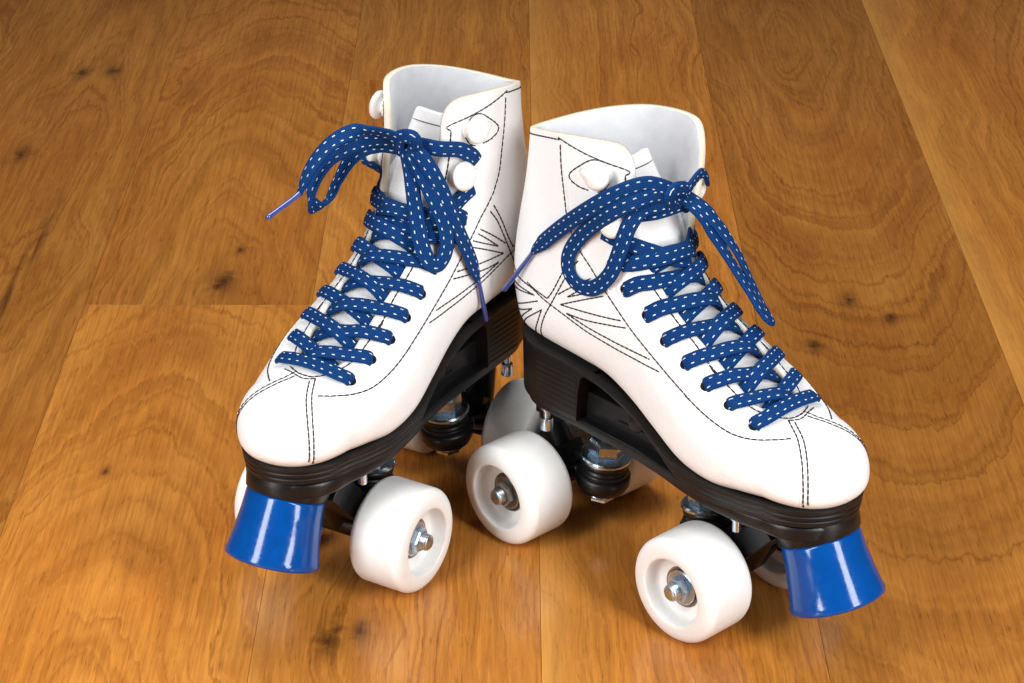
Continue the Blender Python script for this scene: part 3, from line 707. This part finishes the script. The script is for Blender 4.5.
    # ---- hooks and eyelets
    for hx in HOOKS:
        for s in (1, -1):
            p, n = surf((hx[0]-(.6 if s < 0 and not mir else 0), hx[1]*s, hx[2]), 0)
            hk = MB()
            hk.lathe([(.60, -.12), (.57, .02), (.42, .08), (.38, .16), (.40, .22), (.64, .28), (.76, .38), (.79, .50), (.72, .65), (.53, .77), (.24, .83), (.01, .84)], p, (n+Vector((-.25, 0, .10))).normalized(), 32)
            tl_ = Vector((-1, 0, .05)); tl_ = (tl_-n*tl_.dot(n)).normalized(); m0 = p+n*.40
            hk.tube([m0, m0+tl_*.45-n*.04, m0+tl_*.85-n*.14, m0+tl_*1.12-n*.30], [.52, .44, .28, .10], 14)
            B(hk, 'lace_hook', M_hook)
    for e in EYES:
        for s in (-1, 1):
            p, n = surf((e[0], -e[1]*s if s > 0 else e[1], e[2]), 0)
            ey = MB()
            ey.lathe([(.28, .012), (.34, .045), (.42, .03), (.50, .006), (.52, -.03)], p, n, 24, 0, cap=False)
            ey.lathe([(.001, .010), (.29, .010)], p, n, 24, 1, cap=False)  # dark disc laid on the skin: the hole's shade is painted, nothing is cut
            B(ey, 'eyelet', [M_white, M_hole_shade])
    # ---- laces: crossed runs up the throat, then the bow
    lace = MB(); W_, TH = .81, .26
    def run(P, w=W_, th=TH, nb=None, taper=False, step=.12, u0=0):
        pts = smooth_path([tuple(p) for p in P], step)
        nr = []
        for p in pts:
            n = surf(p)[1]
            nr.append(n if nb is None else (n*.4+Vector(nb)).normalized())
        for _ in range(6): nr = [((nr[max(i-1, 0)]+nr[i]*2+nr[min(i+1, len(nr)-1)])).normalized() for i in range(len(nr))]
        ww = w
        if taper: 
            m_ = len(pts); ww = [w*min(1, .35+.65*(m_-1-i)/10) if m_-i < 12 else w for i in range(m_)]
        lace.ribbon(pts, nr, ww, th, 0, u0)
        return pts
    eyes = [Vector(e) for e in EYES]
    for i in range(len(eyes)):
        for s in (-1, 1):
            e = eyes[i].copy(); e.y *= -s
            j = max(i-1, 0); f = eyes[j].copy(); f.y *= s
            def top_at(fr, off):
                q = e.lerp(f, fr); return surf(q+Vector((.3, 0, .4)), off)[0]
            rr = rnd.uniform(-.04, .04)
            if i == 0:
                if s < 0: continue
                P = [surf(e, -.12)[0], surf(e.lerp(f, .03), .16)[0]]+[top_at(fr, .26+.10*math.sin(PI*fr)) for fr in (.12, .3, .5, .7, .88)]+[surf(f.lerp(e, .03), .16)[0], surf(f, -.12)[0]]
            else:
                hi = .34 if (i+(s > 0)) % 2 else .12
                P = [surf(e, -.12)[0], surf(e.lerp(f, .03), .16)[0]]+[top_at(fr, h) for fr, h in ((.11, .22), (.24, .24+rr), (.40, hi), (.55, hi-.02), (.68, hi*.4-.12), (.80, -.36), (.92, -.48))]
            run(P, u0=rnd.random(), w=W_*rnd.uniform(.94, 1.05))
    ag = []
    for spec in LACES[side]:
        P, nb, agl, w = spec['p'], spec.get('n'), spec.get('aglet'), spec.get('w', .86)
        pts = run(P, nb=nb, u0=rnd.random(), w=w, th=spec.get('th', .27), taper=bool(agl))
        if agl: ag.append([pts[-1]-(pts[-1]-pts[-4]).normalized()*.15]+[Vector(p) for p in agl])
    lo = B(lace, 'lace', M_lace)
    for P in ag:
        a_ = MB(); a_.tube(smooth_path([tuple(p) for p in P], .2), .135, 12); B(a_, 'aglet', M_aglet, lo)
    root['category'] = 'roller skate'; root['group'] = 'pair of white roller skates'
    return root

# ------------------------------------------------------------------ floor
def make_floor():
    me = bpy.data.meshes.new('floor'); bm = bmesh.new(); lay = bm.loops.layers.float_color.new('board'); lay2 = bm.loops.layers.float_color.new('grain')
    X0 = BOARD_X
    for i in range(len(X0)-1):
        cuts = [-40]+JOINTS.get(i, [])+[420]
        for j in range(len(cuts)-1):
            a, b, c, d = X0[i], X0[i+1], cuts[j], cuts[j+1]; e = .005; q = .012; z = -.03
            # the top face with a fine rounded-over edge
            V = [bm.verts.new(p) for p in ((a+e+q, c+e+q, 0), (b-e-q, c+e+q, 0), (b-e-q, d-e-q, 0), (a+e+q, d-e-q, 0), (a+e, c+e, z), (b-e, c+e, z), (b-e, d-e, z), (a+e, d-e, z))]
            off = (rnd.random(), rnd.random(), rnd.random()); tone = TONES.get((i, j), rnd.uniform(.85, 1.05))
            for f in ((0, 1, 2, 3), (4, 5, 1, 0), (5, 6, 2, 1), (6, 7, 3, 2), (7, 4, 0, 3)):
                fc = bm.faces.new([V[k] for k in f])
                gg = GRAIN.get((i, j), ((a+b)/2+rnd.uniform(-10, 10), rnd.choice((c, d)), rnd.uniform(.1, .25), rnd.uniform(.9, 1.3)))
                for lp in fc.loops: lp[lay] = (*off, tone); lp[lay2] = gg
    # dark bed under the boards, seen only in the hairline joints
    a, b, c, d = X0[0], X0[-1], -40, 420
    fc = bm.faces.new([bm.verts.new(p) for p in ((a, c, -.04), (b, c, -.04), (b, d, -.04), (a, d, -.04))])
    for lp in fc.loops: lp[lay] = (0, 0, 0, .12); lp[lay2] = (0, 0, .1, 1)
    bm.to_mesh(me); bm.free(); me.materials.append(M_floor)
    o = bpy.data.objects.new('floor', me); COL.objects.link(o); o['kind'] = 'structure'; o['label'] = 'golden brown oak board floor with knots and grain'
    return o
make_floor()

r = make_skate(True, (*POSE['L'][:2], 0), POSE['L'][2], 'L')
r['label'] = 'white roller skate on the left, its toe pointing to the lower left'
r = make_skate(False, (*POSE['R'][:2], 0), POSE['R'][2], 'R')
r['label'] = 'white roller skate on the right, its toe pointing to the lower right'

# ------------------------------------------------------------------ lamps
def lamp(name, loc, target, size, power, col=(1, 1, 1), sy=None):
    L = bpy.data.lights.new(name, 'AREA'); L.energy = power; L.color = col; L.shape = 'RECTANGLE'; L.size = size; L.size_y = sy or size
    o = bpy.data.objects.new(name, L); COL.objects.link(o); o.location = loc
    o.rotation_euler = (Vector(target)-Vector(loc)).to_track_quat('-Z', 'Y').to_euler()
    return o
C0 = Vector((0, 114, 8))
lamp('studio_lamp', (-60, 46, 58), C0, 24, 113000, (1, .995, .985), 100)
lamp('studio_lamp', (58, 46, 58), C0, 24, 113000, (1, .995, .985), 100)
lamp('studio_lamp', (0, 158, 112), C0+Vector((0, 38, 0)), 70, 84000, (1, .985, .96), 50)
w = bpy.data.worlds.new('World'); scene.world = w; w.use_nodes = True
bg = w.node_tree.nodes['Background']; bg.inputs[0].default_value = (.95, .97, 1, 1); bg.inputs[1].default_value = .055

# ------------------------------------------------------------------ camera
cam = bpy.data.cameras.new('camera'); co = bpy.data.objects.new('camera', cam); COL.objects.link(co)
cam.sensor_width = 36; cam.lens = CAM[0]*36/1024; cam.clip_end = 2000; cam.clip_start = 1
co.location = (0, 0, CAM[1]); co.rotation_euler = (PI/2-CAM[2], 0, 0)
scene.camera = co
scene.view_settings.view_transform = 'Standard'; scene.view_settings.look = 'None'
scene.view_settings.exposure = 0; scene.view_settings.gamma = 1
